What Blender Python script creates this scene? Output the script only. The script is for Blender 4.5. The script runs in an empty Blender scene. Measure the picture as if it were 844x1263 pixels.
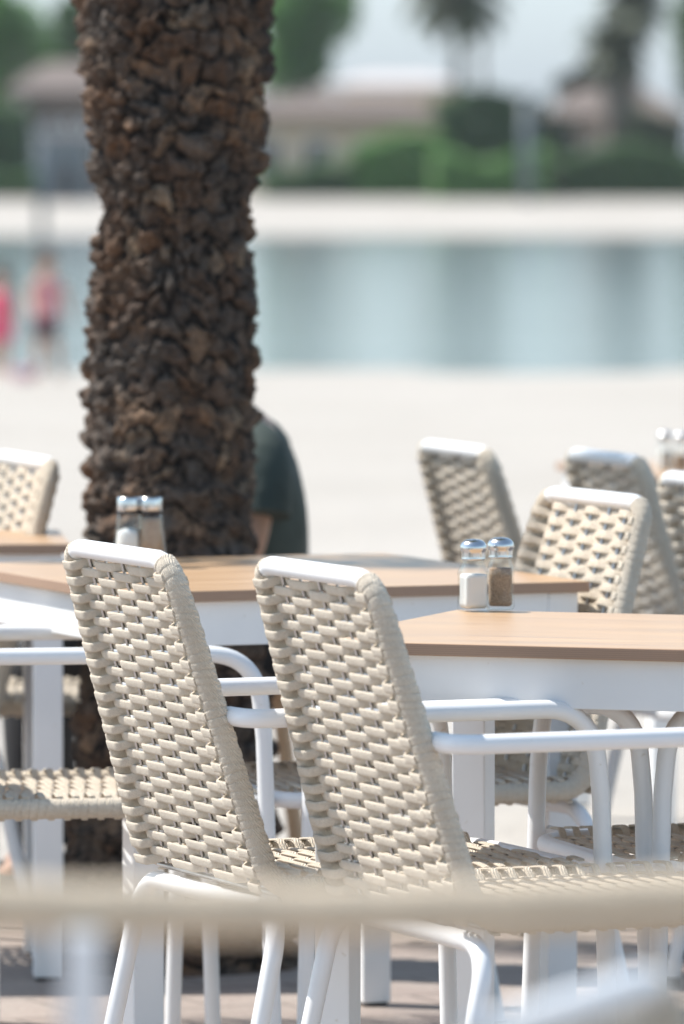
import bpy, bmesh, math, random
import numpy as np
from mathutils import Vector, Matrix, noise as mnoise
R = math.radians
rnd = random.Random(7)
sc = bpy.context.scene
COL = sc.collection

# ------------------------------------------------------------------ camera
F = 8500.0                      # focal length in photograph pixels (844 x 1263)
CH = 1.40
PITCH = math.atan(431.5 / F)
cd = bpy.data.cameras.new('camera'); cam = bpy.data.objects.new('camera', cd); COL.objects.link(cam)
cam.location = (0, 0, CH); cam.rotation_euler = (math.pi / 2 - PITCH, 0, 0)
cd.sensor_fit = 'VERTICAL'; cd.sensor_height = 36; cd.sensor_width = 24
cd.lens = F / 1263 * 36
cd.clip_start = .1; cd.clip_end = 3000
cd.dof.use_dof = True; cd.dof.focus_distance = 9.5; cd.dof.aperture_fstop = 5.4
sc.camera = cam

# ------------------------------------------------------------------ world, sun, exposure
SUN_H = Vector((-.95, .31, 0)).normalized(); SUN_EL = R(55)
w = bpy.data.worlds.new('World'); sc.world = w; w.use_nodes = True
nt = w.node_tree; bg = nt.nodes['Background']
sky = nt.nodes.new('ShaderNodeTexSky'); sky.sky_type = 'NISHITA'; sky.sun_disc = False
sky.sun_elevation = SUN_EL; sky.sun_rotation = math.atan2(SUN_H.x, SUN_H.y)
sky.dust_density = .4; sky.air_density = 1.0; sky.ozone_density = 1.0
tint = nt.nodes.new('ShaderNodeMix'); tint.data_type = 'RGBA'; tint.blend_type = 'MULTIPLY'; tint.inputs[0].default_value = 1
tcg = nt.nodes.new('ShaderNodeTexCoord'); spx = nt.nodes.new('ShaderNodeSeparateXYZ'); nt.links.new(tcg.outputs['Generated'], spx.inputs[0])
rmp = nt.nodes.new('ShaderNodeValToRGB'); nt.links.new(spx.outputs[2], rmp.inputs[0])
rmp.color_ramp.elements[0].position = .0; rmp.color_ramp.elements[0].color = (.35, .45, .74, 1)
rmp.color_ramp.elements[1].position = .12; rmp.color_ramp.elements[1].color = (1.05, 1.0, .88, 1)
nt.links.new(rmp.outputs[0], tint.inputs[7])
nt.links.new(sky.outputs[0], tint.inputs[6]); nt.links.new(tint.outputs[2], bg.inputs[0]); bg.inputs[1].default_value = .15
sl = bpy.data.lights.new('sun', 'SUN'); sl.energy = 4.25; sl.angle = R(.5); sl.color = (1, .955, .89)
so = bpy.data.objects.new('sun', sl); COL.objects.link(so)
sdir = Vector((SUN_H.x * math.cos(SUN_EL), SUN_H.y * math.cos(SUN_EL), math.sin(SUN_EL)))
so.rotation_euler = sdir.to_track_quat('Z', 'Y').to_euler()
sc.view_settings.view_transform = 'Standard'; sc.view_settings.look = 'None'
sc.view_settings.exposure = .70; sc.view_settings.gamma = 1
try: sc.view_settings.use_curve_mapping = False
except Exception: pass
sc.render.engine = 'CYCLES'
sc.cycles.use_denoising = True
sc.cycles.max_bounces = 10; sc.cycles.transmission_bounces = 10; sc.cycles.transparent_max_bounces = 12
sc.cycles.caustics_reflective = False; sc.cycles.caustics_refractive = True

def at(px, py, z=None, D=None):
    d = Vector(((px - 422) / F, 1, (631.5 - py) / F))
    c, s = math.cos(PITCH), math.sin(PITCH)
    d = Vector((d.x, d.y * c + d.z * s, -d.y * s + d.z * c))
    t = (z - CH) / d.z if z is not None else D / d.y
    return Vector((0, 0, CH)) + d * t

# ------------------------------------------------------------------ helpers
def link(o, parent=None):
    COL.objects.link(o)
    if parent is not None: o.parent = parent
    return o
def tag(o, label=None, cat=None, group=None, kind=None):
    if label: o['label'] = label
    if cat: o['category'] = cat
    if group: o['group'] = group
    if kind: o['kind'] = kind
    return o
def empty(name, loc=(0, 0, 0), rz=0):
    o = bpy.data.objects.new(name, None); o.empty_display_size = .1
    o.location = loc; o.rotation_euler = (0, 0, rz)
    return link(o)
def copy_tree(o, parent=None):
    c = o.copy(); COL.objects.link(c); c.parent = parent
    for ch in [x for x in o.children]: copy_tree(ch, c)
    return c

class MB:
    def __init__(s): s.v = []; s.f = []; s.m = []; s.smooth = []
    def add(s, vs, fs, mi=0, smooth=True):
        n = len(s.v); s.v += [tuple(v) for v in vs]
        s.f += [tuple(i + n for i in f) for f in fs]
        s.m += [mi] * len(fs); s.smooth += [smooth] * len(fs)
    def box(s, lo, hi, mi=0, bev=0, M=None):
        bm = bmesh.new(); bmesh.ops.create_cube(bm, size=1)
        c = [(a + b) / 2 for a, b in zip(lo, hi)]; d = [b - a for a, b in zip(lo, hi)]
        for v in bm.verts: v.co = Vector((c[0] + v.co.x * d[0], c[1] + v.co.y * d[1], c[2] + v.co.z * d[2]))
        if bev: bmesh.ops.bevel(bm, geom=bm.edges[:], offset=bev, segments=2, profile=.5, affect='EDGES')
        if M is not None: bmesh.ops.transform(bm, matrix=M, verts=bm.verts)
        bm.verts.index_update()
        s.add([v.co[:] for v in bm.verts], [[v.index for v in f.verts] for f in bm.faces], mi, False); bm.free()
    def sweep(s, path, prof, up=None, mi=0, closed=False, caps=True, scale=None, smooth=True):
        """sweep a closed 2-d profile along a path; up = fixed vector(s) for the second profile axis"""
        n = len(path); P = [Vector(p) for p in path]; k = len(prof); vs = []
        nrm = None; twist = 0
        if closed and up is None:      # transport once round the loop to find the mismatch, then spread it
            def tg(i): return (P[(i + 1) % n] - P[i - 1]).normalized()
            t0 = tg(0); a = Vector((0, 0, 1)) if abs(t0.z) < .9 else Vector((1, 0, 0)); n0 = (a - t0 * a.dot(t0)).normalized(); m_ = n0
            for i in range(1, n + 1):
                t = tg(i % n); m_ = (m_ - t * m_.dot(t)).normalized()
            twist = math.atan2(t0.dot(n0.cross(m_)), n0.dot(m_))
        for i in range(n):
            if closed: t = P[(i + 1) % n] - P[i - 1]
            else: t = P[min(i + 1, n - 1)] - P[max(i - 1, 0)]
            t.normalize()
            if up is not None:
                u = Vector(up[i] if isinstance(up, list) else up)
                nrm = (u - t * u.dot(t)).normalized()
            elif nrm is None:
                a = Vector((0, 0, 1)) if abs(t.z) < .9 else Vector((1, 0, 0))
                nrm = (a - t * a.dot(t)).normalized()
            else: nrm = (nrm - t * nrm.dot(t)).normalized()
            b = t.cross(nrm)
            q = scale[i] if scale else 1
            ca, sa = math.cos(-twist * i / n), math.sin(-twist * i / n)
            n2 = nrm * ca + t.cross(nrm) * sa; b2 = t.cross(n2)
            for (x, y) in prof: vs.append(P[i] + b2 * (x * q) + n2 * (y * q))
        fs = []
        for i in range(n if closed else n - 1):
            a = i * k; c = ((i + 1) % n) * k
            for j in range(k):
                fs.append((a + j, a + (j + 1) % k, c + (j + 1) % k, c + j))
        if caps and not closed:
            q0 = len(vs); vs += vs[:k]; q1 = len(vs); vs += vs[(n - 1) * k:n * k]
            fs.append(tuple(range(q0 + k - 1, q0 - 1, -1))); fs.append(tuple(range(q1, q1 + k)))
        s.add(vs, fs, mi, smooth)
    def tube(s, path, r, seg=12, mi=0, closed=False, scale=None):
        s.sweep(path, [(r * math.cos(2 * math.pi * j / seg), r * math.sin(2 * math.pi * j / seg)) for j in range(seg)], mi=mi, closed=closed, scale=scale)
    def lathe(s, prof, seg=24, mi=0, c=(0, 0, 0), sec=None, cap0=True, cap1=True, flip=False):
        vs = []; n = len(prof)
        for (r, z) in prof:
            for j in range(seg):
                a = 2 * math.pi * j / seg; q = sec(a) if sec else 1
                if callable(q): q = q(z)
                vs.append((c[0] + r * q * math.cos(a), c[1] + r * q * math.sin(a), c[2] + z))
        fs = [(i * seg + j, i * seg + (j + 1) % seg, (i + 1) * seg + (j + 1) % seg, (i + 1) * seg + j) for i in range(n - 1) for j in range(seg)]
        if cap0: fs.append(tuple(range(seg - 1, -1, -1)))
        if cap1: fs.append(tuple(range((n - 1) * seg, n * seg)))
        if flip: fs = [f[::-1] for f in fs]
        s.add(vs, fs, mi)
    def build(s, name, mats, parent=None, loc=None):
        me = bpy.data.meshes.new(name); me.from_pydata(s.v, [], s.f)
        if not isinstance(mats, (list, tuple)): mats = [mats]
        for m in mats: me.materials.append(m)
        me.polygons.foreach_set('material_index', s.m); me.polygons.foreach_set('use_smooth', s.smooth)
        me.update()
        o = bpy.data.objects.new(name, me)
        if loc is not None: o.location = loc
        return link(o, parent)

def fillet(pts, r, seg=8, closed=False):
    P = [Vector(p) for p in pts]; n = len(P); out = []
    for i in range(n):
        if not closed and i in (0, n - 1): out.append(P[i]); continue
        ri = r[i] if isinstance(r, (list, tuple)) else r
        a, b, c = P[i - 1], P[i], P[(i + 1) % n]
        u = (a - b).normalized(); v = (c - b).normalized(); ang = u.angle(v)
        if ri <= 0 or ang > 3.1: out.append(b); continue
        d = ri / math.tan(ang / 2); p0 = b + u * d; p1 = b + v * d
        for k in range(seg + 1):
            t = k / seg; out.append((1 - t) ** 2 * p0 + 2 * t * (1 - t) * (b * .88 + (p0 + p1) * .06) + t * t * p1)
    return out
def resample(path, step, closed=False):
    P = [Vector(p) for p in path]
    if closed: P = P + [P[0]]
    L = [0]
    for a, b in zip(P, P[1:]): L.append(L[-1] + (b - a).length)
    n = max(2, int(round(L[-1] / step))); out = []; j = 0
    for k in range(n + (0 if closed else 1)):
        d = L[-1] * k / n
        while j < len(L) - 2 and L[j + 1] < d: j += 1
        t = (d - L[j]) / max(1e-9, L[j + 1] - L[j]); out.append(P[j].lerp(P[j + 1], t))
    return out

# ------------------------------------------------------------------ materials
class N:
    def __init__(s, name):
        s.m = bpy.data.materials.new(name); s.m.use_nodes = True; s.t = s.m.node_tree
        s.b = s.t.nodes['Principled BSDF']; s.out = s.t.nodes['Material Output']
    def n(s, typ, **kw):
        x = s.t.nodes.new(typ)
        for k, v in kw.items():
            if k.startswith('i_'):
                x.inputs[k[2:].replace('_', ' ')].default_value = v
            else: setattr(x, k, v)
        return x
    def l(s, a, b): s.t.links.new(a, b)
    def co(s, which='Object', scale=(1, 1, 1), rot=(0, 0, 0)):
        c = s.n('ShaderNodeTexCoord'); m = s.n('ShaderNodeMapping')
        m.inputs['Scale'].default_value = scale; m.inputs['Rotation'].default_value = rot
        s.l(c.outputs[which], m.inputs[0]); return m.outputs[0]
    def noise(s, vec, scale, detail=4, rough=.55):
        x = s.n('ShaderNodeTexNoise'); x.inputs['Scale'].default_value = scale
        x.inputs['Detail'].default_value = detail; x.inputs['Roughness'].default_value = rough
        s.l(vec, x.inputs['Vector']); return x.outputs['Fac']
    def ramp(s, fac, stops):
        r = s.n('ShaderNodeValToRGB'); e = r.color_ramp.elements
        while len(e) < len(stops): e.new(.5)
        for el, (p, c) in zip(e, stops): el.position = p; el.color = (*c, 1) if len(c) == 3 else c
        s.l(fac, r.inputs[0]); return r.outputs[0]
    def mix(s, fac, a, b, mode='MIX'):
        x = s.n('ShaderNodeMix', data_type='RGBA', blend_type=mode)
        for sock, v in ((x.inputs[0], fac), (x.inputs[6], a), (x.inputs[7], b)):
            if isinstance(v, (int, float)): sock.default_value = v
            elif isinstance(v, tuple): sock.default_value = (*v, 1)
            else: s.l(v, sock)
        return x.outputs[2]
    def bump(s, h, strength, dist=.01):
        x = s.n('ShaderNodeBump'); x.inputs['Strength'].default_value = strength; x.inputs['Distance'].default_value = dist
        s.l(h, x.inputs['Height']); s.l(x.outputs[0], s.b.inputs['Normal'])
    def set(s, **kw):
        for k, v in kw.items():
            k = k.replace('_', ' '); sock = s.b.inputs[k]
            if isinstance(v, (int, float)): sock.default_value = v
            elif isinstance(v, tuple): sock.default_value = (*v, 1)
            else: s.l(v, sock)
        return s.m

def two(name, c1, c2, scale=8, rough=.7, bump=0, bscale=None, stretch=(1, 1, 1), metal=0, dist=.01):
    m = N(name); v = m.co('Object', stretch); f = m.noise(v, scale, 5)
    col = m.ramp(f, [(.3, c1), (.7, c2)])
    if bump: m.bump(m.noise(v, bscale or scale * 4, 5), bump, dist)
    return m.set(Base_Color=col, Roughness=rough, Metallic=metal)

def mat_rope(name, tint):
    m = N(name); v = m.co('Object')
    f1 = m.noise(v, 14, 3); f2 = m.noise(v, 420, 3, .7)
    c = m.ramp(f1, [(.3, tuple(x * .86 for x in tint)), (.7, tint)])
    c = m.mix(m.ramp(f2, [(.35, (0, 0, 0)), (.65, (1, 1, 1))]), m.mix(.35, c, (.42, .34, .25)), c)
    # braid ribs: a fine wave in object space
    wv = m.n('ShaderNodeTexWave', wave_type='BANDS', bands_direction='DIAGONAL'); wv.inputs['Scale'].default_value = 150
    wv.inputs['Distortion'].default_value = 3; wv.inputs['Detail'].default_value = 2
    m.l(v, wv.inputs['Vector'])
    ad = m.n('ShaderNodeMath', operation='ADD'); m.l(wv.outputs['Fac'], ad.inputs[0]); m.l(f2, ad.inputs[1])
    m.bump(ad.outputs[0], .9, .0016)
    return m.set(Base_Color=c, Roughness=.92, Sheen_Weight=.15)
M = {}
M['rope'] = mat_rope('rope_cream', (.85, .745, .60))
M['rope_dark'] = mat_rope('rope_taupe', (.42, .35, .28))
def mat_paint():
    m = N('white_powder_coat'); v = m.co('Object')
    f = m.noise(v, 5, 4); g = m.noise(v, 240, 2)
    c = m.ramp(f, [(.35, (.78, .785, .79)), (.65, (.84, .84, .84))])
    sp = m.ramp(m.noise(v, 60, 3), [(.7, (0, 0, 0)), (.8, (1, 1, 1))])
    c = m.mix(sp, c, (.66, .63, .58))
    m.bump(g, .06, .001)
    return m.set(Base_Color=c, Roughness=m.ramp(f, [(.3, (.3, .3, .3)), (.7, (.42, .42, .42))]))
M['white'] = mat_paint()
M['steel'] = two('steel_rod', (.5, .5, .5), (.6, .6, .6), 40, .35, metal=1)
M['rubber'] = two('black_rubber', (.02, .02, .02), (.035, .035, .035), 40, .8)
def mat_wood():
    m = N('oak_table_top'); v = m.co('Object', (1, 14, 1))
    n1 = m.noise(v, 2.2, 8, .62); v2 = m.co('Object', (2, 60, 1)); n2 = m.noise(v2, 6, 4, .7)
    c = m.ramp(n1, [(.3, (.39, .235, .125)), (.5, (.51, .335, .19)), (.7, (.59, .41, .25))])
    c = m.mix(m.ramp(n2, [(.4, (0, 0, 0)), (.7, (.7, .7, .7))]), c, (.46, .28, .16))
    m.bump(n2, .08, .001)
    return m.set(Base_Color=c, Roughness=m.ramp(n1, [(.3, (.32, .32, .32)), (.7, (.5, .5, .5))]), Coat_Weight=.15, Coat_Roughness=.35)
M['wood'] = mat_wood()
def mat_ply():
    m = N('plywood_edge'); v = m.co('Object', (3, 3, 1))
    wv = m.n('ShaderNodeTexWave', wave_type='BANDS', bands_direction='Z'); wv.inputs['Scale'].default_value = 110
    wv.inputs['Distortion'].default_value = .6; wv.inputs['Detail'].default_value = 2
    m.l(m.co('Object'), wv.inputs['Vector'])
    c = m.ramp(wv.outputs['Fac'], [(.2, (.30, .185, .125)), (.8, (.40, .26, .18))])
    c = m.mix(m.noise(v, 9, 5), c, (.34, .22, .15))
    return m.set(Base_Color=c, Roughness=.6)
M['ply'] = mat_ply()

# ------------------------------------------------------------------ setting : ground, sand, water
def sheet(name, pts_rows, mat, thick=None):
    mb = MB(); nx = len(pts_rows[0]); vs = [p for r_ in pts_rows for p in r_]
    fs = [(j * nx + i, j * nx + i + 1, (j + 1) * nx + i + 1, (j + 1) * nx + i) for j in range(len(pts_rows) - 1) for i in range(nx - 1)]
    mb.add(vs, fs); o = mb.build(name, mat); tag(o, kind='structure'); return o

def mat_sand():
    m = N('beach_sand'); v = m.co('Object')
    a = m.noise(v, .35, 6, .6); b = m.noise(v, 6, 6, .7)
    c = m.ramp(a, [(.3, (.365, .335, .295)), (.7, (.44, .41, .37))])
    c = m.mix(m.ramp(b, [(.35, (.5, .5, .5)), (.6, (0, 0, 0))]), c, (.42, .38, .325))
    # damp band close to the water line (object-space distance from the camera side)
    d_ = m.noise(v, 2.2, 3, .6); ad = m.n('ShaderNodeMath', operation='ADD'); m.l(b, ad.inputs[0]); m.l(d_, ad.inputs[1])
    m.bump(ad.outputs[0], .6, .05)
    return m.set(Base_Color=c, Roughness=.95)
M['sand'] = mat_sand()
SHORE0, SHORE1 = 60.0, 168.0
def sand_h(x, y):
    h = -.03
    if y > 14: h = -.03 - .37 * min(1, (y - 14) / (SHORE0 - 14)) ** 1.15
    if y > SHORE0 + x * .35: h -= (y - SHORE0 - x * .35) * .05
    if y > 110:
        far = -.4 + (y - (SHORE1)) * .022
        h = max(h, -2.5, far) if far < .3 else .3 + min(.6, (y - 200) * .006)
    h = max(h, -2.5)
    if y < 115: h += .025 * mnoise.noise(Vector((x * .5, y * .5, 0))) * (1 if y > 14.5 else .3)
    return h
ys = [-40, 0, 6] + [8 + i * .75 for i in range(75)] + [66 + i * 4 for i in range(45)] + [260, 320, 450, 700, 1200, 2200]
rows = []
for y in ys:
    hw = 14 + y * .5 if y > 0 else 14
    if y > 300: hw = y * 1.0
    rows.append([(x_, y, sand_h(x_, y)) for x_ in [(-hw + 2 * hw * i / 60) for i in range(61)]])
sheet('sand_beach', rows, M['sand'])

def mat_water():
    m = N('bay_water')
    v = m.co('Object', (.16, 1.3, 1)); a = m.noise(v, .55, 5, .6); v2 = m.co('Object', (.15, .5, 1)); b = m.noise(v2, .5, 3)
    ad = m.n('ShaderNodeMath', operation='ADD'); m.l(a, ad.inputs[0]); m.l(b, ad.inputs[1])
    m.bump(ad.outputs[0], .35, .09)
    c = m.ramp(b, [(.3, (.07, .10, .105)), (.7, (.10, .135, .14))])
    return m.set(Base_Color=c, Roughness=.12, IOR=1.33)
sheet('water', [[(x_ * 1.0, y, -.4) for x_ in range(-140, 141, 10)] for y in range(48, 192, 6)], mat_water())

def mat_pavers():
    m = N('terrace_pavers'); v = m.co('Object', (1, 1, 1), (0, 0, R(-26)))
    br = m.n('ShaderNodeTexBrick', offset=.5); m.l(v, br.inputs['Vector'])
    br.inputs['Scale'].default_value = 1; br.inputs['Brick Width'].default_value = .24; br.inputs['Row Height'].default_value = .24
    br.inputs['Mortar Size'].default_value = .004; br.inputs['Mortar Smooth'].default_value = .3; br.inputs['Bias'].default_value = 0
    br.inputs['Color1'].default_value = (.27, .215, .19, 1); br.inputs['Color2'].default_value = (.33, .27, .24, 1)
    br.inputs['Mortar'].default_value = (.10, .08, .07, 1)
    g = m.noise(m.co('Object'), 4, 6, .65)
    c = m.mix(m.ramp(g, [(.35, (.45, .45, .45)), (.65, (0, 0, 0))]), br.outputs['Color'], (.38, .34, .30))
    f = m.noise(m.co('Object'), 90, 4)
    c = m.mix(.25, c, m.ramp(f, [(.3, (.2, .2, .2)), (.7, (.8, .8, .8))]), 'OVERLAY')
    sb = m.n('ShaderNodeMath', operation='SUBTRACT'); m.l(f, sb.inputs[0]); m.l(br.outputs['Fac'], sb.inputs[1])
    m.bump(sb.outputs[0], .5, .003)
    return m.set(Base_Color=c, Roughness=.85)
mb = MB()
# terrace slab with a real edge towards the sand
E = [(-9, -8), (9, -8), (9, 13.1), (3, 13.3), (-3, 13.6), (-9, 13.9)]
n = len(E)
mb.add([(x, y, 0) for x, y in E] + [(x, y, -.14) for x, y in E], [tuple(range(n))] + [(i + n, (i + 1) % n + n, (i + 1) % n, i) for i in range(n)], smooth=False)
tag(mb.build('terrace_paving', mat_pavers()), kind='structure')

# ------------------------------------------------------------------ dining chair
TB, ZS, ZT = .0175, .434, .872
YB = -.205
def hw_back(v): return .228 - .044 * v
def back_pt(x, v):          # x in metres across, v 0..1 up the backrest
    y = YB - .128 * v - .018 * math.sin(math.pi * v) * 0
    z = ZS + (ZT - ZS) * v
    return Vector((x, y, z))
BN = Vector((0, -(ZT - ZS), -.128)).normalized() * 1.0      # rear-facing normal of the back
BN = Vector((0, -.952, -.305))
BU = Vector((0, -.305, .952))
def seat_pt(x, y):
    hw = .235
    return Vector((x, y, ZS + .006 * max(0, 1 - abs(x / hw) ** 6)))
def strip(mb, path, ups, w, t, jit=0):
    prof = []
    for k in range(10):
        a = 2 * math.pi * k / 10; ca, sa = math.cos(a), math.sin(a)
        prof.append((w / 2 * math.copysign(abs(ca) ** .55, ca), t / 2 * math.copysign(abs(sa) ** .6, sa)))
    mb.sweep(path, prof, up=ups)
def weave_row(mb, ptf, halfw, nrod, par, amp, edge, w=.0136, t=.0036, r=None):
    cols = [-halfw + 2 * halfw * (i + 1) / (nrod + 1) for i in range(nrod)]
    xs = [-halfw] + cols + [halfw]; offs = []
    for i in range(len(xs)):
        s_ = 1 if (i + par) % 2 == 0 else -1
        offs.append(s_ * (edge if i in (0, len(xs) - 1) else amp))
    path = []; K = 12
    ja = (r or rnd).uniform(-.0008, .0008); jb = (r or rnd).uniform(-.0008, .0008)
    for i in range(len(xs) - 1):
        for k in range(K + (1 if i == len(xs) - 2 else 0)):
            u = k / K; cc_ = .5 + (.13 if offs[i] > offs[i + 1] else -.13); e = min(1, max(0, (u - cc_ + .17) / .34)); e = e * e * (3 - 2 * e); x = xs[i] + (xs[i + 1] - xs[i]) * u
            o = offs[i] + (offs[i + 1] - offs[i]) * e
            # loops lie loosely: the rope sags a little between rods
            p, nn, up = ptf(x)
            path.append(p + nn * o + up * (ja + (jb - ja) * (x / halfw * .5 + .5)))
    ups = [ptf(0)[1]] * len(path)
    strip(mb, path, ups, w, t)
def binding(mb, path, r, pitch=.0112, slant=.0045):
    """rope wound round a tube: one continuous ribbed helix"""
    P = resample(path, .0011); n = len(P); vs = []; seg = 14; nrm = None
    rr = random.Random(3); L = 0
    for i in range(n):
        t = (P[min(i + 1, n - 1)] - P[max(i - 1, 0)]).normalized()
        if nrm is None:
            a = Vector((1, 0, 0)) if abs(t.x) < .9 else Vector((0, 0, 1)); nrm = (a - t * a.dot(t)).normalized()
        else: nrm = (nrm - t * nrm.dot(t)).normalized()
        b = t.cross(nrm)
        if i: L += (P[i] - P[i - 1]).length
        for j in range(seg):
            a = 2 * math.pi * j / seg
            ph = (L + pitch * a / (2 * math.pi) + .0022 * math.sin(L * 70 + a) + .003 * math.sin(a + 1)) / pitch
            fr = ph % 1
            prof = min(1, abs(math.sin(math.pi * fr)) / .42) ** .7 * (.8 + .2 * math.sin(int(ph) * 7.3))
            q = r + .0014 + .0018 * prof
            vs.append(P[i] + (nrm * math.cos(a) + b * math.sin(a)) * q)
    fs = [(i * seg + j, i * seg + (j + 1) % seg, (i + 1) * seg + (j + 1) % seg, (i + 1) * seg + j) for i in range(n - 1) for j in range(seg)]
    fs += [tuple(range(seg - 1, -1, -1)), tuple(range((n - 1) * seg, n * seg))]
    mb.add(vs, fs)

def make_chair(rope):
    root = empty('dining_chair')
    tr = .0128
    # continuous white tube loop: backrest sides, seat sides, front and top
    fw = .235; FY = .285
    bt, bb = hw_back(1), hw_back(0)
    loop = [(bt, back_pt(0, 1).y, ZT), (bb, YB, ZS), (fw, FY, ZS), (-fw, FY, ZS), (-bb, YB, ZS), (-bt, back_pt(0, 1).y, ZT)]
    fl = resample(fillet(loop, [.044, .05, .085, .085, .05, .044], 10, True), .012, True)
    mb = MB(); mb.tube(fl, tr, 14, closed=True); mb.build('frame', M['white'], root)
    mb = MB(); mb.tube([(-.215, YB + .014, ZS - .008), (.215, YB + .014, ZS - .008)], .004, 10)
    mb.build('cross_tube', M['steel'], root)
    # rope binding round the side tubes
    for s in (-1, 1):
        side = fillet([(s * (bt - .02), back_pt(0, 1).y, ZT), (s * bt, back_pt(0, 1).y, ZT), (s * bb, YB, ZS), (s * fw, FY, ZS)], [.0, .02, .05, 0], 10)
        side = fillet([(s * .06, back_pt(0, 1).y, ZT), (s * bt, back_pt(0, 1).y, ZT), (s * bb, YB, ZS), (s * fw, FY - .10, ZS)], [0, .044, .05, 0], 10)
        # drop the straight white part of the top rail
        side = [p for p in side if p.z < ZT - .004 or abs(p.x) > bt - .018]
        mb = MB(); binding(mb, side, tr); mb.build('rope_binding', rope, root)
    # steel rods
    NR = 5; mb = MB()
    for i in range(NR):
        u = -1 + 2 * (i + 1) / (NR + 1)
        mb.tube([back_pt(u * hw_back(1), .985), back_pt(u * hw_back(0), 0)], .0022, 8)
    mb.build('backrest_rods', M['steel'], root)
    mb = MB()
    for i in range(NR):
        u = -1 + 2 * (i + 1) / (NR + 1)
        mb.tube([seat_pt(u * .235, YB), seat_pt(u * .235, FY - .01)], .0022, 8)
    mb.build('seat_rods', M['steel'], root)
    # woven backrest
    rr = random.Random(11); mb = MB(); nrow = 37
    for k in range(nrow):
        v = .012 + (.955 - .012) * k / (nrow - 1)
        h = hw_back(v)
        weave_row(mb, lambda x: (back_pt(x, v), BN, BU), h, NR, k % 2, .0040, .0158, r=rr)
    mb.build('backrest', rope, root)
    # woven seat
    mb = MB(); ns = 38; z = Vector((0, 0, 1)); yv = Vector((0, 1, 0))
    for k in range(ns):
        y = YB + .012 + (FY - .016 - (YB + .012)) * k / (ns - 1); dd = max(0, y - (FY - .085)); hwk = .233 - (.085 - math.sqrt(.085 ** 2 - dd ** 2))
        weave_row(mb, lambda x: (seat_pt(x, y), z, yv), hwk, NR, k % 2, .0042, .0165, w=.0105, r=rr)
    mb.build('seat', rope, root)
    # arms and front legs
    LY = .25
    for s in (-1, 1):
        arm = fillet([(s * .198, -.254, .665), (s * .263, -.248, .665), (s * .264, LY, .665), (s * .264, LY + .012, .54)], [0, .03, .075, 0], 10)
        arm = resample(arm, .012); mb = MB(); mb.tube(arm, tr, 14); mb.build('armrest', M['white'], root)
        mb = MB(); mb.tube([(s * .264, LY + .012, .5405), (s * .270, LY + .028, .012)], tr - .0002, 14)
        lg = mb.build('leg', M['white'], root)
        mb = MB(); mb.lathe([(.0135, 0), (.0145, .003), (.0145, .016)], 14, c=(s * .270, LY + .0285, 0)); mb.build('rubber_foot', M['rubber'], lg)
    for s in (-1, 1):
        mb = MB(); mb.tube([(s * .2625, LY - .002, .445), (s * .228, LY - .03, .437)], .008, 10); mb.build('weld_bracket', M['white'], root)
    # rear legs: an inverted U under the seat
    cz = .406
    half = fillet([(0, -.20, cz), (.250, -.20, cz), (.262, -.285, .012)], [0, .06, 0], 10)
    mb = MB(); mid = [p for p in half if p.x < .19]
    top = [p for p in half if p.z > .34]; 
    lowp = Vector((.262, -.285, .012))
    kp = top[-1] + (lowp - top[-1]) * .12
    full = [Vector((-p.x, p.y, p.z)) for p in reversed(top + [kp])] + (top + [kp])[1:]
    mb.tube(resample(full, .011), tr, 14); mb.build('rear_stretcher', M['white'], root)
    for s in (-1, 1):
        a = Vector((s * kp.x, kp.y, kp.z)); b = Vector((s * lowp.x, lowp.y, lowp.z))
        mb = MB(); mb.tube([a - (b - a).normalized() * .0005, b], tr - .0002, 14); lg = mb.build('leg', M['white'], root)
        mb = MB(); mb.lathe([(.0135, 0), (.0145, .003), (.0145, .016)], 14, c=(b.x, b.y, 0)); mb.build('rubber_foot', M['rubber'], lg)
    return root
proto = make_chair(M['rope'])
used = []
CG = 'rope woven dining chairs with white tube frames'
def chair(label, yaw, anchor_local, world, group=CG):
    """yaw = heading of the chair's forward axis, degrees from +x"""
    if not used: o = proto; used.append(1)
    else: o = copy_tree(proto)
    rz = R(yaw - 90); M3 = Matrix.Rotation(rz, 3, 'Z')
    loc = world - M3 @ Vector(anchor_local); loc.z = 0
    o.rotation_euler = (0, 0, rz); o.location = loc
    tag(o, label, 'chair', group); return o
RT = (.184, YB - .128, ZT)      # top corner on the sitter's right
LT = (-.184, YB - .128, ZT)
def top(px, py): return at(px, py, ZT)
chair('rope woven chair in front of the near right table, its back covering the table corner', 23, RT, top(459, 715))
chair('rope woven chair at left front with white top rail, before the middle table', 23, RT, top(209, 692))
# opposite side of the near table: only its arm legs and seat corner are in view
chair('rope woven chair whose seat corner and arm leg show under the near table, far right', 197, (-.264, .25, .665), at(828, 869, .665))
chair('shaded rope woven chair seat at left under the middle table, white arm above', 11, (.264, .25, .665), at(316, 806, .665))
chair('sun-dappled rope chair facing left behind the right corner of the middle table', 203, LT, top(797, 621))
chair('blurred rope chair facing right on the sand side, leftmost of the back row', 18, RT, top(602, 559))
chair('blurred brown rope chair behind the dappled one, its top rail just showing', 18, RT, top(791, 570))
chair('blurred rope chair cut off by the right edge below the far shakers', 20, RT, top(926, 600))
chair('blurred rope chair at far left beyond the table, left of the palm trunk', 198, LT, top(66, 573))
chair('shaded rope chair at far left, its dark seat edge running behind the palm trunk', 2, (.235, .285, .434), Vector((-.31, 12.2, 0)))
chair('very blurred near chair at bottom right corner, only its white rail showing', -22, RT, top(560, 1292))

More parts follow.
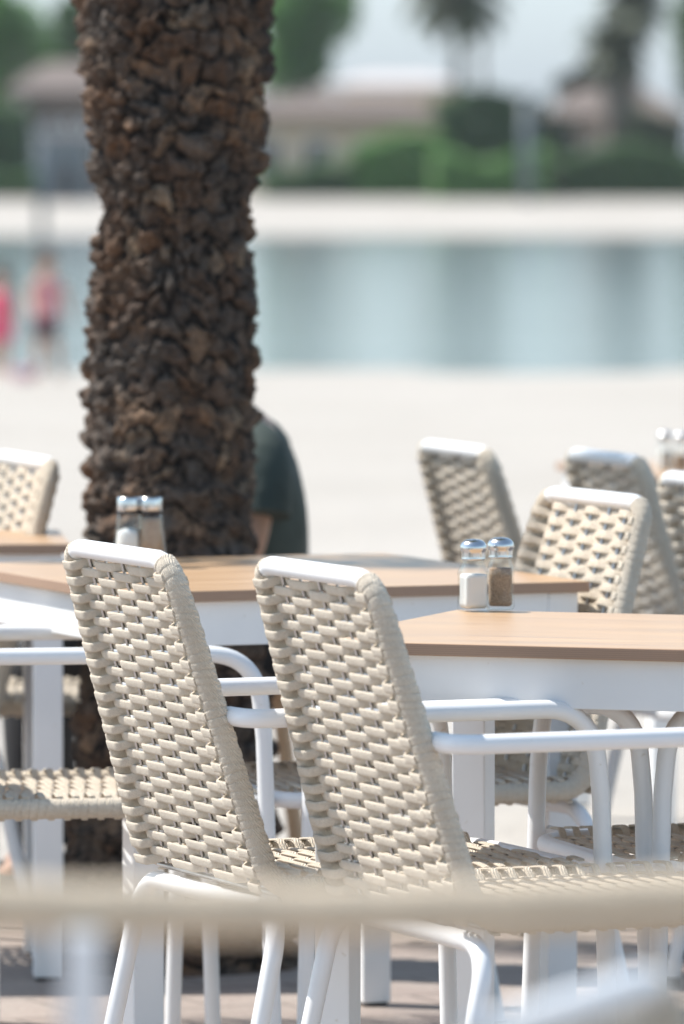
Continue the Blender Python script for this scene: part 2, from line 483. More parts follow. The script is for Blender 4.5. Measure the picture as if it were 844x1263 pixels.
# ------------------------------------------------------------------ tables
def make_table(W, D_, label, corner, corner_local, yaw, z=.75):
    root = empty('dining_table'); th = .017
    mb = MB(); mb.box((-W / 2, -D_ / 2, z - th), (W / 2, D_ / 2, z), bev=.0015)
    o = mb.build('tabletop', [M['wood'], M['ply']], root)
    for p in o.data.polygons:
        if abs(p.normal.z) < .5: p.material_index = 1
    ins = .014; ah = .068; lw = .050; zt = z - th
    for s in (-1, 1):
        mb = MB(); y = s * (D_ / 2 - ins - .013)
        mb.box((-W / 2 + ins + lw, y - .011, zt - ah), (W / 2 - ins - lw, y + .011, zt), bev=.001); mb.build('apron', M['white'], root)
        mb = MB(); x = s * (W / 2 - ins - .013)
        mb.box((x - .011, -D_ / 2 + ins + lw, zt - ah), (x + .011, D_ / 2 - ins - lw, zt), bev=.001); mb.build('apron', M['white'], root)
        for t in (-1, 1):
            cx, cy = s * (W / 2 - ins - lw / 2), t * (D_ / 2 - ins - lw / 2)
            mb = MB(); mb.box((cx - lw / 2, cy - lw / 2, .006), (cx + lw / 2, cy + lw / 2, zt), bev=.0022)
            lg = mb.build('leg', M['white'], root)
            mb = MB(); mb.box((cx - .02, cy - .02, 0), (cx + .02, cy + .02, .0055)); mb.build('foot_pad', M['rubber'], lg)
    rz = R(yaw); loc = corner - Matrix.Rotation(rz, 3, 'Z') @ Vector((corner_local[0] * W / 2, corner_local[1] * D_ / 2, z)); loc.z = 0
    root.location = loc; root.rotation_euler = (0, 0, rz)
    return tag(root, label, 'table', 'oak topped tables with white legs')
tA = make_table(.765, .84, 'oak topped white table in the middle, sugar bottles near its back edge', at(728, 717, .75), (1, -1), 22)
tB = make_table(.80, .68, 'near right oak topped white table carrying the salt and pepper', at(563, 752, .75), (-1, 1), -19)
tC = make_table(.8, .46, 'blurred oak topped table at the left edge behind the middle table', at(88, 671, .75), (1, -1), 5)
tD = make_table(.7, .8, 'far blurred table at right edge mostly hidden behind chairs', at(800, 590, .75), (-1, -1), 12)

# ------------------------------------------------------------------ shakers
gm = N('clear_glass'); tp = gm.n('ShaderNodeBsdfTransparent'); gl = gm.n('ShaderNodeBsdfGlossy'); fr = gm.n('ShaderNodeFresnel'); fr.inputs[0].default_value = 1.5
lw = gm.n('ShaderNodeLayerWeight'); lw.inputs[0].default_value = .5
pw = gm.n('ShaderNodeMath', operation='POWER'); gm.l(lw.outputs['Facing'], pw.inputs[0]); pw.inputs[1].default_value = 4.5
mr = gm.n('ShaderNodeMapRange'); gm.l(pw.outputs[0], mr.inputs[0]); mr.inputs[3].default_value = .035; mr.inputs[4].default_value = .75
gm.l(gm.ramp(lw.outputs['Facing'], [(.6, (.99, .995, .99)), (1, (.84, .87, .86))]), tp.inputs[0]); gl.inputs['Roughness'].default_value = .03
gx = gm.n('ShaderNodeMixShader'); gm.l(mr.outputs[0], gx.inputs[0]); gm.l(tp.outputs[0], gx.inputs[1]); gm.l(gl.outputs[0], gx.inputs[2]); gm.l(gx.outputs[0], gm.out.inputs[0])
M['glass'] = gm.m
M['chrome'] = two('brushed_steel_lid', (.62, .62, .62), (.72, .71, .7), 60, .22, bump=.05, metal=1, dist=.001)
M['salt'] = two('salt_grains', (.80, .79, .77), (.88, .87, .85), 900, .9, bump=.8, bscale=1500, dist=.001)
def mat_pepper():
    m = N('pepper_grains'); v = m.co('Object'); vo = m.n('ShaderNodeTexVoronoi'); vo.inputs['Scale'].default_value = 800; m.l(v, vo.inputs['Vector'])
    f = m.noise(v, 160, 4, .7)
    c = m.ramp(vo.outputs['Color'], [(.12, (.08, .05, .035)), (.4, (.38, .25, .165)), (.8, (.60, .44, .31))])
    c = m.mix(f, c, (.38, .26, .17)); m.bump(vo.outputs['Distance'], .8, .001)
    return m.set(Base_Color=c, Roughness=.9)
M['pepper'] = mat_pepper()
M['black'] = two('black_band', (.02, .02, .025), (.03, .03, .035), 40, .4)
def squircle(p):
    def f(a): return 1 / (abs(math.cos(a)) ** p + abs(math.sin(a)) ** p) ** (1 / p)
    return f
def shaker_square(loc, rz, fill, fillh, label, k=1.0):
    root = empty('salt_shaker' if fill == 'salt' else 'pepper_shaker', loc, rz)
    sq = squircle(7)
    def sec(h):
        # square body blending to a round neck
        t = min(1, max(0, (h - .058) / .012)); return t
    def prof_lathe(mb, prof, inset=0, flip=False, cap0=True, cap1=True):
        vs = []; seg = 48
        for (r, z) in prof:
            t = min(1, max(0, (z - .056) / .014))
            for j in range(seg):
                a = 2 * math.pi * j / seg; q = sq(a) * (1 - t) + t
                # slightly scooped faces
                vs.append((r * q * math.cos(a), r * q * math.sin(a), z))
        n_ = len(prof)
        fs = [(i * seg + j, i * seg + (j + 1) % seg, (i + 1) * seg + (j + 1) % seg, (i + 1) * seg + j) for i in range(n_ - 1) for j in range(seg)]
        if cap0: fs.append(tuple(range(seg - 1, -1, -1)))
        if cap1: fs.append(tuple(range((n_ - 1) * seg, n_ * seg)))
        if flip: fs = [f[::-1] for f in fs]
        mb.add(vs, fs)
    mb = MB()
    prof_lathe(mb, [(.0165, 0), (.0192, .001), (.0198, .004), (.0198, .010), (.0190, .020), (.0190, .048), (.0198, .056), (.0188, .062), (.0162, .0685), (.0152, .072), (.0152, .082)])
    prof_lathe(mb, [(.0140, .0050), (.0168, .007), (.0172, .012), (.0168, .022), (.0168, .048), (.0172, .055), (.016, .0615), (.0136, .068), (.0128, .072), (.0128, .0815)], flip=True)
    mb.build('glass_jar', M['glass'], root)
    mb = MB(); pr = [(.0139, .0052), (.01665, .0072), (.01705, .012), (.01665, .022), (.01665, min(.048, fillh - .003)), (.0163, fillh - .0008), (.015, fillh + .0006 - .0004)]
    prof_lathe(mb, pr); mb.build('salt_fill' if fill == 'salt' else 'pepper_fill', M[fill], root)
    mb = MB(); pr = [(.0160, .0745), (.0178, .0750), (.0181, .077), (.0170, .079), (.0178, .081), (.0170, .083), (.0178, .085), (.0172, .0868), (.0190, .0885), (.0197, .0915), (.0192, .0955), (.0172, .0995), (.0135, .1026), (.0085, .1044), (.002, .105)]
    mb.lathe(pr, 36); lid = mb.build('lid', M['chrome'], root)
    mb = MB()
    for i in range(9):
        a = i * 2.4; rr = .0035 * math.sqrt(i)
        zz = .1052 - rr * rr * 14
        mb.lathe([(.0009, 0), (.0009, .0004)], 8, c=(rr * math.cos(a), rr * math.sin(a), zz - .0002))
    mb.build('pour_holes', M['black'], lid)
    root.scale = (k, k, k)
    return tag(root, label, 'shaker', 'salt and pepper shakers')
pS, pP = at(584, 754, .75), at(617, 752, .75)
shaker_square(pS, R(20), 'salt', .054, 'square glass salt shaker with domed steel lid on near right table')
shaker_square(pP + Vector((.001, .012, 0)), R(-4), 'pepper', .060, 'square glass pepper shaker with domed steel lid on near right table')
def shaker_cone(loc, fill, fillh, label, k=1.0):
    root = empty('salt_shaker' if fill == 'salt' else 'pepper_shaker', loc, .3)
    mb = MB()
    mb.lathe([(.026, 0), (.0275, .002), (.0272, .008), (.0235, .045), (.0195, .082), (.0185, .088)], 36)
    mb.lathe([(.022, .005), (.0245, .008), (.0212, .045), (.0172, .082), (.0163, .0878)], 36, flip=True)
    mb.build('glass_jar', M['glass'], root)
    mb = MB(); pr = [(.0215, .0055), (.0240, .0083)]
    rf = .0240 + (.0172 - .0240) * (fillh - .008) / .074
    pr += [(rf - .0004, fillh - .006), (rf * .9, fillh), (rf * .4, fillh + .004), (.001, fillh + .005)]
    mb.lathe(pr, 30); mb.build('salt_fill' if fill == 'salt' else 'pepper_fill', M[fill], root)
    mb = MB(); mb.lathe([(.0182, .0882), (.0192, .089), (.0192, .0925), (.018, .093)], 30); mb.build('black_band', M['black'], root)
    mb = MB(); mb.lathe([(.0186, .0933), (.0190, .095), (.0190, .113), (.018, .1155), (.014, .1162)], 30); mb.build('lid', M['chrome'], root)
    root.scale = (k, k, k)
    return tag(root, label, 'shaker', 'salt and pepper shakers')
shaker_cone(at(159, 700, .75), 'salt', .060, 'tapered glass salt shaker with flat steel lid on the middle table', .98)
shaker_cone(at(186, 700, .75), 'pepper', .080, 'tapered glass pepper shaker with flat steel lid on the middle table', .98)
shaker_square(at(820, 581, .75), .3, 'salt', .054, 'blurred salt shaker on the far table at the right edge', .8)
shaker_square(at(840, 582, .75), .1, 'pepper', .045, 'blurred pepper shaker on the far table at the right edge', .8)

# ------------------------------------------------------------------ palm tree
TS = F / 12.0; TX, TY = 0, 12.02
prof_px = [(-300, 100, 330), (0, 98, 337), (60, 100, 334), (110, 107, 328), (170, 112, 326), (205, 116, 324), (240, 120, 314), (300, 121, 306), (350, 115, 312), (400, 110, 318), (450, 106, 319), (500, 103, 317), (560, 100, 316), (600, 99, 316), (650, 102, 317), (740, 100, 325), (850, 92, 335), (950, 84, 345), (1050, 76, 353), (1130, 66, 362), (1195, 58, 372), (1230, 50, 380)]
def trunk_prof(z):
    y = 200 + (CH - z) * TS
    for (a, b) in zip(prof_px, prof_px[1:]):
        if y <= b[0] or b is prof_px[-1]:
            t = max(0, min(1, (y - a[0]) / (b[0] - a[0]))); l = a[1] + (b[1] - a[1]) * t; r = a[2] + (b[2] - a[2]) * t
            return ((l + r) / 2 - 422) / TS, (r - l) / 2 / TS
    return -.29, .16
NA, NZ = 400, 1150
Z0, Z1 = -.03, 4.35
th = np.linspace(0, 2 * np.pi, NA, endpoint=False)
zz = np.concatenate([np.linspace(Z0, 1.8, 860), np.linspace(1.8, Z1, NZ - 860 + 1)[1:]])
TH, ZZ = np.meshgrid(th, zz)
CW, CHt = 20, .042          # cells round the trunk, cell height
rng = np.random.RandomState(5)
NR_ = int((Z1 - Z0) / CHt) + 4
jx = rng.uniform(-.34, .34, (NR_, CW)); jz = rng.uniform(-.34, .34, (NR_, CW)); hh = rng.uniform(0, 1, (NR_, CW)) ** .8; cc = rng.uniform(0, 1, (NR_, CW))
tl = rng.uniform(-1, 1, (NR_, CW)); t2 = rng.uniform(-1, 1, (NR_, CW))
# domain warp so that the rows are not straight
wx = .35 * np.sin(TH * 3 + ZZ * 9) + .25 * np.sin(TH * 7 - ZZ * 23 + 1)
wz = .012 * np.sin(TH * 4 + ZZ * 5) + .008 * np.sin(TH * 9 + ZZ * 31) + .02 * np.sin(TH * 2 + 1.3)
def vn0(fx0, fz0, seed, o):
    out = np.zeros(TH.shape); rr = np.random.RandomState(seed)
    for k in range(o):
        fx = int(fx0 * 2 ** k); fz = fz0 * 2 ** k; g = rr.uniform(-1, 1, (int((Z1 - Z0) * fz) + 3, fx))
        a = TH / (2 * np.pi) * fx; b = (ZZ - Z0) * fz; ia = np.floor(a).astype(int); ib = np.floor(b).astype(int); ta, tb = a - ia, b - ib
        out += ((g[ib, ia % fx] * (1 - ta) + g[ib, (ia + 1) % fx] * ta) * (1 - tb) + (g[ib + 1, ia % fx] * (1 - ta) + g[ib + 1, (ia + 1) % fx] * ta) * tb) / 1.6 ** k
    return out
U = TH / (2 * np.pi) * CW + wx + (.17 + .12 * (ZZ < 1.0)) * vn0(55, 60, 71, 4); V = (ZZ + wz - Z0) / CHt + 1 + .17 * vn0(60, 55, 72, 4)
iv = np.floor(V).astype(int); iu = np.floor(U).astype(int)
F1 = np.full(U.shape, 9.); F2 = np.full(U.shape, 9.); H = np.zeros(U.shape); C_ = np.zeros(U.shape); DU = np.zeros(U.shape); DV = np.zeros(U.shape); TL = np.zeros(U.shape); T2 = np.zeros(U.shape)
for dv in (-1, 0, 1):
    for du in (-2, -1, 0, 1, 2):
        rv = np.clip(iv + dv, 0, NR_ - 1); cu = iu + du; cm = cu % CW
        cx = cu + .5 + jx[rv, cm] + .5 * (rv % 2); cz = rv + .5 + jz[rv, cm]
        dx, dz = U - cx, V - cz
        d = np.maximum(np.abs(dx) * 1.05, np.abs(dz) * .9) * .85 + np.sqrt(dx * dx + dz * dz) * .15
        nearer = d < F1
        F2 = np.where(nearer, F1, np.minimum(F2, d))
        for arr, val in ((H, hh[rv, cm]), (C_, cc[rv, cm]), (DU, dx), (DV, dz), (TL, tl[rv, cm]), (T2, t2[rv, cm])):
            arr[nearer] = val[nearer]
        F1 = np.where(nearer, d, F1)
low = 1 / (1 + np.exp((ZZ - 1.02) / .09))      # lower trunk: rougher horizontal rings
def vn(sx, sz, seed, o=3):
    out = np.zeros(U.shape)
    rr = np.random.RandomState(seed)
    for k in range(o):
        fx = int(sx * 2 ** k); fz = sz * 2 ** k; g = rr.uniform(-1, 1, (int((Z1 - Z0) * fz) + 3, fx))
        a = TH / (2 * np.pi) * fx; b = (ZZ - Z0) * fz; ia = np.floor(a).astype(int); ib = np.floor(b).astype(int); ta, tb = a - ia, b - ib
        ta = ta * ta * (3 - 2 * ta); tb = tb * tb * (3 - 2 * tb)
        g00 = g[ib, ia % fx]; g10 = g[ib, (ia + 1) % fx]; g01 = g[ib + 1, ia % fx]; g11 = g[ib + 1, (ia + 1) % fx]
        out += ((g00 * (1 - ta) + g10 * ta) * (1 - tb) + (g01 * (1 - ta) + g11 * ta) * tb) / 1.8 ** k
    return out
er = .34 + .22 * vn(30, 24, 31, 2)
edge = np.clip((F2 - F1 + .10 * vn(70, 60, 32, 2) - .04) / np.maximum(er, .12), 0, 1); edge = edge ** .8
Hq = np.where(H < .22, H * .3, H)               # some stubs have rotted away into dark holes
disp = edge * (.004 + .030 * Hq) + edge * (.014 * DV * (.8 + TL) + .010 * DU * T2)
disp += .007 * vn(14, 12, 1) + .007 * vn(44, 46, 2, 3) * (.3 + edge) + .007 * vn(130, 80, 4, 2) * (.4 + .6 * edge)
# vertical splits inside the stubs
sp_ = vn(90, 14, 33, 2); disp -= .012 * np.clip(1 - np.abs(sp_) / .09, 0, 1) * edge; sp2 = vn(50, 22, 37, 2); disp -= .010 * np.clip(1 - np.abs(sp2) / .10, 0, 1)
ring = np.sin((ZZ + .03 * vn(6, 4, 35, 2)) * 2 * np.pi / .062)
disp = disp * (1 - .5 * low) + low * (.010 * ring + .013 * vn(10, 34, 3, 4))
disp = disp * .64 - .014
PR = np.array([trunk_prof(z) for z in zz]); cxs = PR[:, 0][:, None]; rs = PR[:, 1][:, None]
rad = rs + disp + .001
flare = np.exp(-(ZZ + .03) / .05) * .03
X = cxs + (rad + flare) * np.cos(TH); Y = TY - (0) + (rad + flare) * np.sin(TH); Zt = ZZ + .004 * vn(40, 30, 8, 2) * (ZZ > .05)
verts = np.stack([X, Y, Zt], -1).reshape(-1, 3)
ii, jj = np.meshgrid(np.arange(NZ - 1), np.arange(NA), indexing='ij')
a = ii * NA + jj; b = ii * NA + (jj + 1) % NA
faces = np.stack([a, b, b + NA, a + NA], -1).reshape(-1, 4)
me = bpy.data.meshes.new('trunk')
me.vertices.add(len(verts)); me.vertices.foreach_set('co', verts.astype(np.float32).ravel())
me.loops.add(faces.size); me.loops.foreach_set('vertex_index', faces.astype(np.int32).ravel())
me.polygons.add(len(faces)); me.polygons.foreach_set('loop_start', np.arange(0, faces.size, 4, dtype=np.int32))
me.polygons.foreach_set('use_smooth', np.ones(len(faces), dtype=bool))
me.update(); me.validate()
at_ = me.attributes.new('cell', 'FLOAT_COLOR', 'POINT')
ct = np.stack([C_, edge, np.clip(.5 + .5 * vn(16, 9, 21, 3), 0, 1), low], -1).reshape(-1, 4).astype(np.float32)
at_.data.foreach_set('color', ct.ravel())

def mat_bark():
    m = N('palm_bark'); A = m.n('ShaderNodeAttribute', attribute_name='cell'); sp = m.n('ShaderNodeSeparateColor'); m.l(A.outputs['Color'], sp.inputs[0])
    v = m.co('Object'); f = m.noise(v, 55, 6, .65); g = m.noise(v, 9, 4)
    c = m.ramp(sp.outputs[0], [(0, (.07, .040, .025)), (.35, (.17, .095, .055)), (.6, (.14, .095, .066)), (.85, (.25, .15, .09)), (1, (.34, .25, .17))])
    c2 = m.mix(m.ramp(g, [(.4, (0, 0, 0)), (.62, (1, 1, 1))]), c, (.105, .088, .075))
    c2 = m.mix(m.ramp(f, [(.35, (.8, .8, .8)), (.6, (0, 0, 0))]), c2, (.035, .024, .018))
    # lower trunk greyer
    c2 = m.mix(.0, c2, c2)
    gap_shade = m.ramp(sp.outputs[1], [(.08, (1, 1, 1)), (.45, (0, 0, 0))])  # recesses between stubs painted near black, their shade put into the colour
    c2 = m.mix(gap_shade, c2, (.014, .010, .008))
    m.bump(f, .9, .006)
    return m.set(Base_Color=c2, Roughness=.95)
M['bark'] = mat_bark()
palm = empty('palm_tree', (0, 0, 0)); tag(palm, 'thick palm trunk of rough brown leaf stubs standing behind the tables', 'palm tree')
me.materials.append(M['bark']); tr_o = bpy.data.objects.new('trunk', me); link(tr_o, palm)
def mat_leaf(name, c1, c2, tr=.3):
    m = N(name); v = m.co('Object'); f = m.noise(v, 3, 3); col = m.ramp(f, [(.3, c1), (.7, c2)])
    d = m.set(Base_Color=col, Roughness=.5)
    t = m.n('ShaderNodeBsdfTranslucent'); m.l(col, t.inputs[0]); mx = m.n('ShaderNodeMixShader'); mx.inputs[0].default_value = tr
    m.l(m.b.outputs[0], mx.inputs[1]); m.l(t.outputs[0], mx.inputs[2]); m.l(mx.outputs[0], m.out.inputs[0])
    return d
M['frond'] = mat_leaf('palm_frond', (.05, .085, .03), (.10, .14, .05))
def palm_crown(mb, c, L, nf, seed, nl=46, wl=.028, ll=.38, elmin=-35, elmax=75, sag=1.0):
    r_ = random.Random(seed)
    for i in range(nf):
        az = i * 2.39996 + r_.uniform(-.2, .2); el = R(elmin + (elmax - elmin) * ((i + .5) / nf) ** .8); l = L * r_.uniform(.8, 1.08)
        d = Vector((math.cos(az), math.sin(az), 0)); p = Vector(c); path = []; e = el
        for k in range(13):
            path.append(p.copy()); p = p + (d * math.cos(e) + Vector((0, 0, math.sin(e)))) * l / 12; e -= sag * R(6.5) * (k / 12 + .35)
        mb.tube(path, .016 * L / 2.4, 5, scale=[1.2 - k / 13 for k in range(13)])
        side = Vector((-math.sin(az), math.cos(az), 0))
        for k in range(nl):
            t = .14 + .86 * k / nl; q = t * 12; a = min(11, int(q)); pp = path[a].lerp(path[a + 1], q - a); tg = (path[a + 1] - path[a]).normalized()
            le = ll * math.sin(math.pi * (.12 + .8 * t)) * r_.uniform(.8, 1.1)
            for s in (-1, 1):
                dr = (side * s * .85 + tg * .6 + Vector((0, 0, .25 - .5 * r_.random()))).normalized(); u = tg * wl / 2
                tip = pp + dr * le - Vector((0, 0, le * .25)); md = pp + dr * le * .5
                mb.add([pp - u, pp + u, md + u * 1.2, md - u * 1.2, tip], [(0, 1, 2, 3), (3, 2, 4)], smooth=False)
mb = MB(); palm_crown(mb, (-.29, 12.02, 4.3), 2.5, 34, 4); mb.build('crown', M['frond'], palm)

# ------------------------------------------------------------------ people
def skin_body(name, joints, edges, mats, parent, sub=2):
    me_ = bpy.data.meshes.new(name); me_.from_pydata([j[0] for j in joints], edges, [])
    o = bpy.data.objects.new(name, me_); link(o, parent)
    for m_ in mats: me_.materials.append(m_)
    md = o.modifiers.new('skin', 'SKIN'); md.use_smooth_shade = True
    sv = me_.skin_vertices[0].data
    for i, j in enumerate(joints):
        r_ = j[1] if isinstance(j[1], tuple) else (j[1], j[1]); sv[i].radius = r_; sv[i].use_root = (i == 0)
    s_ = o.modifiers.new('sub', 'SUBSURF'); s_.levels = sub; s_.render_levels = sub
    dg = bpy.context.evaluated_depsgraph_get(); dg.update()
    ev = o.evaluated_get(dg); nm = bpy.data.meshes.new_from_object(ev)
    o.modifiers.clear(); o.data = nm
    return o
M['skin'] = two('skin', (.50, .29, .20), (.57, .34, .24), 6, .5)
M['tan_skin'] = two('tanned_skin', (.40, .23, .15), (.48, .28, .19), 6, .5)
M['hair'] = two('dark_brown_hair', (.05, .03, .02), (.10, .06, .04), 60, .6, bump=.5, bscale=120)
M['pink'] = two('pink_fabric', (.62, .25, .28), (.70, .32, .34), 12, .8)
M['hotpink'] = two('hot_pink_fabric', (.70, .07, .16), (.76, .10, .2), 12, .8)
M['dark_shorts'] = two('dark_shorts', (.06, .04, .045), (.09, .06, .07), 20, .85)
M['green_shirt'] = two('dark_green_shirt', (.030, .042, .037), (.055, .075, .066), 10, .85, bump=.4, bscale=14, dist=.02)

M['black_cloth'] = two('black_trouser_cloth', (.012, .012, .014), (.022, .022, .024), 12, .85, bump=.4, bscale=20, dist=.01)
def child(loc, rz, h, label, top_m, bot_m, lean=.0, arms=((.16, .05, -.1), (-.14, .1, -.05))):
    root = empty('person', loc, rz); s = h / 1.1
    J = [((0, 0, .52), (.085, .07)), ((0, .0 + lean * .3, .62), (.078, .062)), ((0, lean * .6, .74), (.088, .065)), ((0, lean * .9, .83), (.07, .05)), ((0, lean, .88), .034), ((0, lean + .012, .945), (.068, .075)), ((0, lean + .02, 1.03), (.066, .075)),
         ((.055, 0, .46), .058), ((.06, .02, .28), .040), ((.06, .0, .08), .028), ((.06, .07, .03), .022),
         ((-.055, 0, .46), .058), ((-.075, .05, .28), .040), ((-.09, .09, .08), .028), ((-.09, .15, .03), .022),
         ((.105, lean, .80), .034), ((.14, lean + arms[0][1] * .5, .68), .026), ((.13 + arms[0][0] * .2, lean + .12 + arms[0][1], .60), .021), ((.13, lean + .17 + arms[0][1], .58), .018),
         ((-.105, lean, .80), .034), ((-.15, lean + arms[1][1] * .2, .67), .026), ((-.16, lean + .05, .56), .021), ((-.16, lean + .08, .51), .018)]
    E_ = [(0, 1), (1, 2), (2, 3), (3, 4), (4, 5), (5, 6), (0, 7), (7, 8), (8, 9), (9, 10), (0, 11), (11, 12), (12, 13), (13, 14), (3, 15), (15, 16), (16, 17), (17, 18), (3, 19), (19, 20), (20, 21), (21, 22)]
    J = [((p[0] * s, p[1] * s, p[2] * s), (r_[0] * s, r_[1] * s) if isinstance(r_, tuple) else r_ * s) for p, r_ in J]
    skin_body('body', J, E_, [M['skin']], root)
    mb = MB(); mb.lathe([(.04, .02), (.076, .03), (.082, .07), (.075, .115), (.045, .145), (.005, .152)], 20, c=(0, (lean - .002) , .925)); 
    mb.lathe([(.01, 0), (.035, .02), (.045, .08), (.05, .16), (.04, .2)], 12, c=(0, lean - .07, .80))
    ho = mb.build('hair', M['hair'], root); ho.scale = (s, s, s)
    mb = MB(); mb.lathe([(.098, .0), (.104, .06), (.1, .14), (.108, .22), (.098, .30), (.06, .335)], 24, c=(0, 0, .50), cap0=False, cap1=False)
    vs = [(x, y * .82 + lean * max(0, (z - .5)) / .36, z) for x, y, z in mb.v]; mb.v = vs
    to = mb.build('top', top_m, root); to.scale = (s, s, s)
    if bot_m:
        mb = MB(); mb.lathe([(.112, .0), (.116, .07), (.108, .14)], 24, c=(0, .005, .38), cap0=False, cap1=False)
        bo = mb.build('shorts', bot_m, root); bo.scale = (s, s, s)
    return tag(root, label, 'person')
child(at(56, 476, -.43), R(200), 1.16, 'child in pink top and dark shorts wading at the water edge', M['pink'], M['dark_shorts'], lean=.04)
child(at(2, 470, -.43), R(150), 1.0, 'child in hot pink swimsuit standing at the left edge of the photo', M['hotpink'], M['hotpink'])
bk = at(29, 470, -.36); mb = MB(); mb.lathe([(.08, 0), (.11, .16), (.118, .165), (.105, .16), (.075, .01)], 20, c=(0, 0, 0), cap1=True)
br = empty('beach_bucket', (bk.x, bk.y, -.42)); tag(br, 'small pale pink beach bucket at the water edge by the children', 'bucket')
M['palepink'] = two('pale_pink_plastic', (.74, .45, .55), (.78, .5, .6), 5, .4); mb.build('pail', M['palepink'], br)
mb = MB(); mb.tube([(-.112 * math.cos(t), 0, .16 + .1 * math.sin(t)) for t in [math.pi * k / 12 for k in range(13)]], .005, 6); mb.build('handle', M['white'], br)

# seated guest mostly hidden by the trunk, facing left
def guest():
    g = at(304, 600, D=13.0); root = empty('person', (g.x, g.y, 0), 0)
    J = [((0, 0, .50), (.15, .13)), ((-.00, 0, .62), (.145, .115)), ((.005, 0, .76), (.155, .115)), ((-.01, 0, .86), (.12, .09)), ((-.055, 0, .935), .055), ((-.11, 0, .99), (.085, .075)), ((-.135, 0, 1.08), (.085, .078)),
         ((-.12, -.10, .49), .085), ((-.37, -.12, .49), .055), ((-.37, -.12, .12), .035), ((-.46, -.12, .045), .03),
         ((-.12, .10, .49), .085), ((-.37, .12, .49), .055), ((-.37, .12, .12), .035), ((-.46, .12, .045), .03),
         ((.02, -.165, .85), .052), ((.008, -.215, .66), .040), ((-.17, -.21, .74), .032), ((-.26, -.17, .77), .026),
         ((.03, .165, .85), .052), ((-.0, .215, .66), .042), ((-.2, .19, .76), .032), ((-.28, .17, .79), .026)]
    E_ = [(0, 1), (1, 2), (2, 3), (3, 4), (4, 5), (5, 6), (0, 7), (7, 8), (8, 9), (9, 10), (0, 11), (11, 12), (12, 13), (13, 14), (3, 15), (15, 16), (16, 17), (17, 18), (3, 19), (19, 20), (20, 21), (21, 22)]
    J = [((p[0] , p[1] , p[2]), (r_[0] * .62, r_[1] * .62) if isinstance(r_, tuple) else r_ * .9) for p, r_ in J]
    skin_body('body', J, E_, [M['tan_skin']], root)
    # loose T-shirt: lofted rings following the back, with short sleeves
    mb = MB(); rings = [(.44, -.01, .108, .16), (.54, -.005, .112, .165), (.62, .0, .114, .168), (.70, .004, .116, .17), (.78, .002, .114, .18), (.84, -.006, .106, .185), (.885, -.016, .088, .17), (.91, -.03, .066, .13), (.925, -.045, .050, .07)]
    vs = []; seg = 28
    for k, (z, cx, rx, ry) in enumerate(rings):
        for j in range(seg):
            a_ = 2 * math.pi * j / seg; wob = 1 + .045 * math.sin(a_ * 5 + z * 22) + .03 * math.sin(a_ * 9 - z * 41 + k)
            vs.append((cx + rx * wob * math.cos(a_), ry * wob * math.sin(a_), z + .008 * math.sin(a_ * 3 + k)))
    mb.add(vs, [(k * seg + j, k * seg + (j + 1) % seg, (k + 1) * seg + (j + 1) % seg, (k + 1) * seg + j) for k in range(len(rings) - 1) for j in range(seg)])
    for s in (-1, 1):
        mb.tube([(.01, s * .12, .875), (.028, s * .18, .862), (.03, s * .205, .80), (.028, s * .220, .745)], .062, 14, scale=[.8, 1, 1.0, .98])
    sh = mb.build('shirt', M['green_shirt'], root); sm = sh.modifiers.new('s', 'SUBSURF'); sm.levels = 1; sm.render_levels = 1
    mb = MB()
    for s in (-1, 1):
        mb.tube([(.06, s * .085, .49), (-.05, s * .10, .50), (-.22, s * .115, .505), (-.36, s * .12, .495), (-.395, s * .12, .44), (-.39, s * .12, .28), (-.37, s * .12, .12)], .085, 16, scale=[1.1, 1.1, .98, .86, .8, .72, .62])
    mb.build('trousers', M['black_cloth'], root)
    for s in (-1, 1):
        mb = MB(); mb.tube([(-.34, s * .12, .045), (-.40, s * .12, .042), (-.50, s * .12, .03)], .042, 12, scale=[1, 1, .7]); mb.build('shoe', M['rubber'], root)
    mb = MB(); mb.lathe([(.05, 0), (.088, .02), (.098, .07), (.088, .125), (.05, .155), (.004, .165)], 20, c=(-.115, 0, .985)); mb.build('hair', M['hair'], root)
    tag(root, 'seated guest in dark green shirt, mostly hidden behind the palm trunk', 'person')
    return g
g = guest()
st = empty('stool', (g.x - .03, g.y, 0)); tag(st, 'plain wooden stool under the guest behind the palm trunk', 'stool')
mb = MB(); mb.lathe([(.15, 0), (.165, .006), (.165, .026), (.155, .032)], 28, c=(0, 0, .398)); mb.build('seat', M['wood'], st)
for sx in (-1, 1):
    for sy in (-1, 1):
        mb = MB(); mb.tube([(sx * .09, sy * .09, .3975), (sx * .14, sy * .14, 0)], .014, 10); mb.build('leg', M['wood'], st)

# ------------------------------------------------------------------ foreground rail
D0 = 4.1
L_, R_ = at(-260, 1106, D=D0), at(1100, 1092, D=D0 + .06)
rail = empty('rope_railing', (0, D0, 0)); tag(rail, 'out of focus cream rope rail on white posts crossing the foreground', 'railing')
def loc_(v): return v - Vector((0, D0, 0))
path = [loc_(L_.lerp(R_, k / 20) - Vector((0, 0, .012 * math.sin(math.pi * k / 20)))) for k in range(21)]
M['rail_rope'] = mat_rope('rail_rope', (.97, .80, .59))
mb = MB(); binding(mb, path, .0142, pitch=.010); mb.build('rail', M['rail_rope'], rail)
for px in (103,):
    p = loc_(at(px, 1120, D=D0)); mb = MB(); mb.box((p.x - .012, -.012, 0), (p.x + .012, .012, p.z - .014), bev=.003); mb.build('post', M['white'], rail)
for px in (-250, 1090):
    p = loc_(L_ if px < 0 else R_); mb = MB(); mb.box((p.x - .012, p.y - .012, 0), (p.x + .012, p.y + .012, p.z), bev=.003); mb.build('post', M['white'], rail)

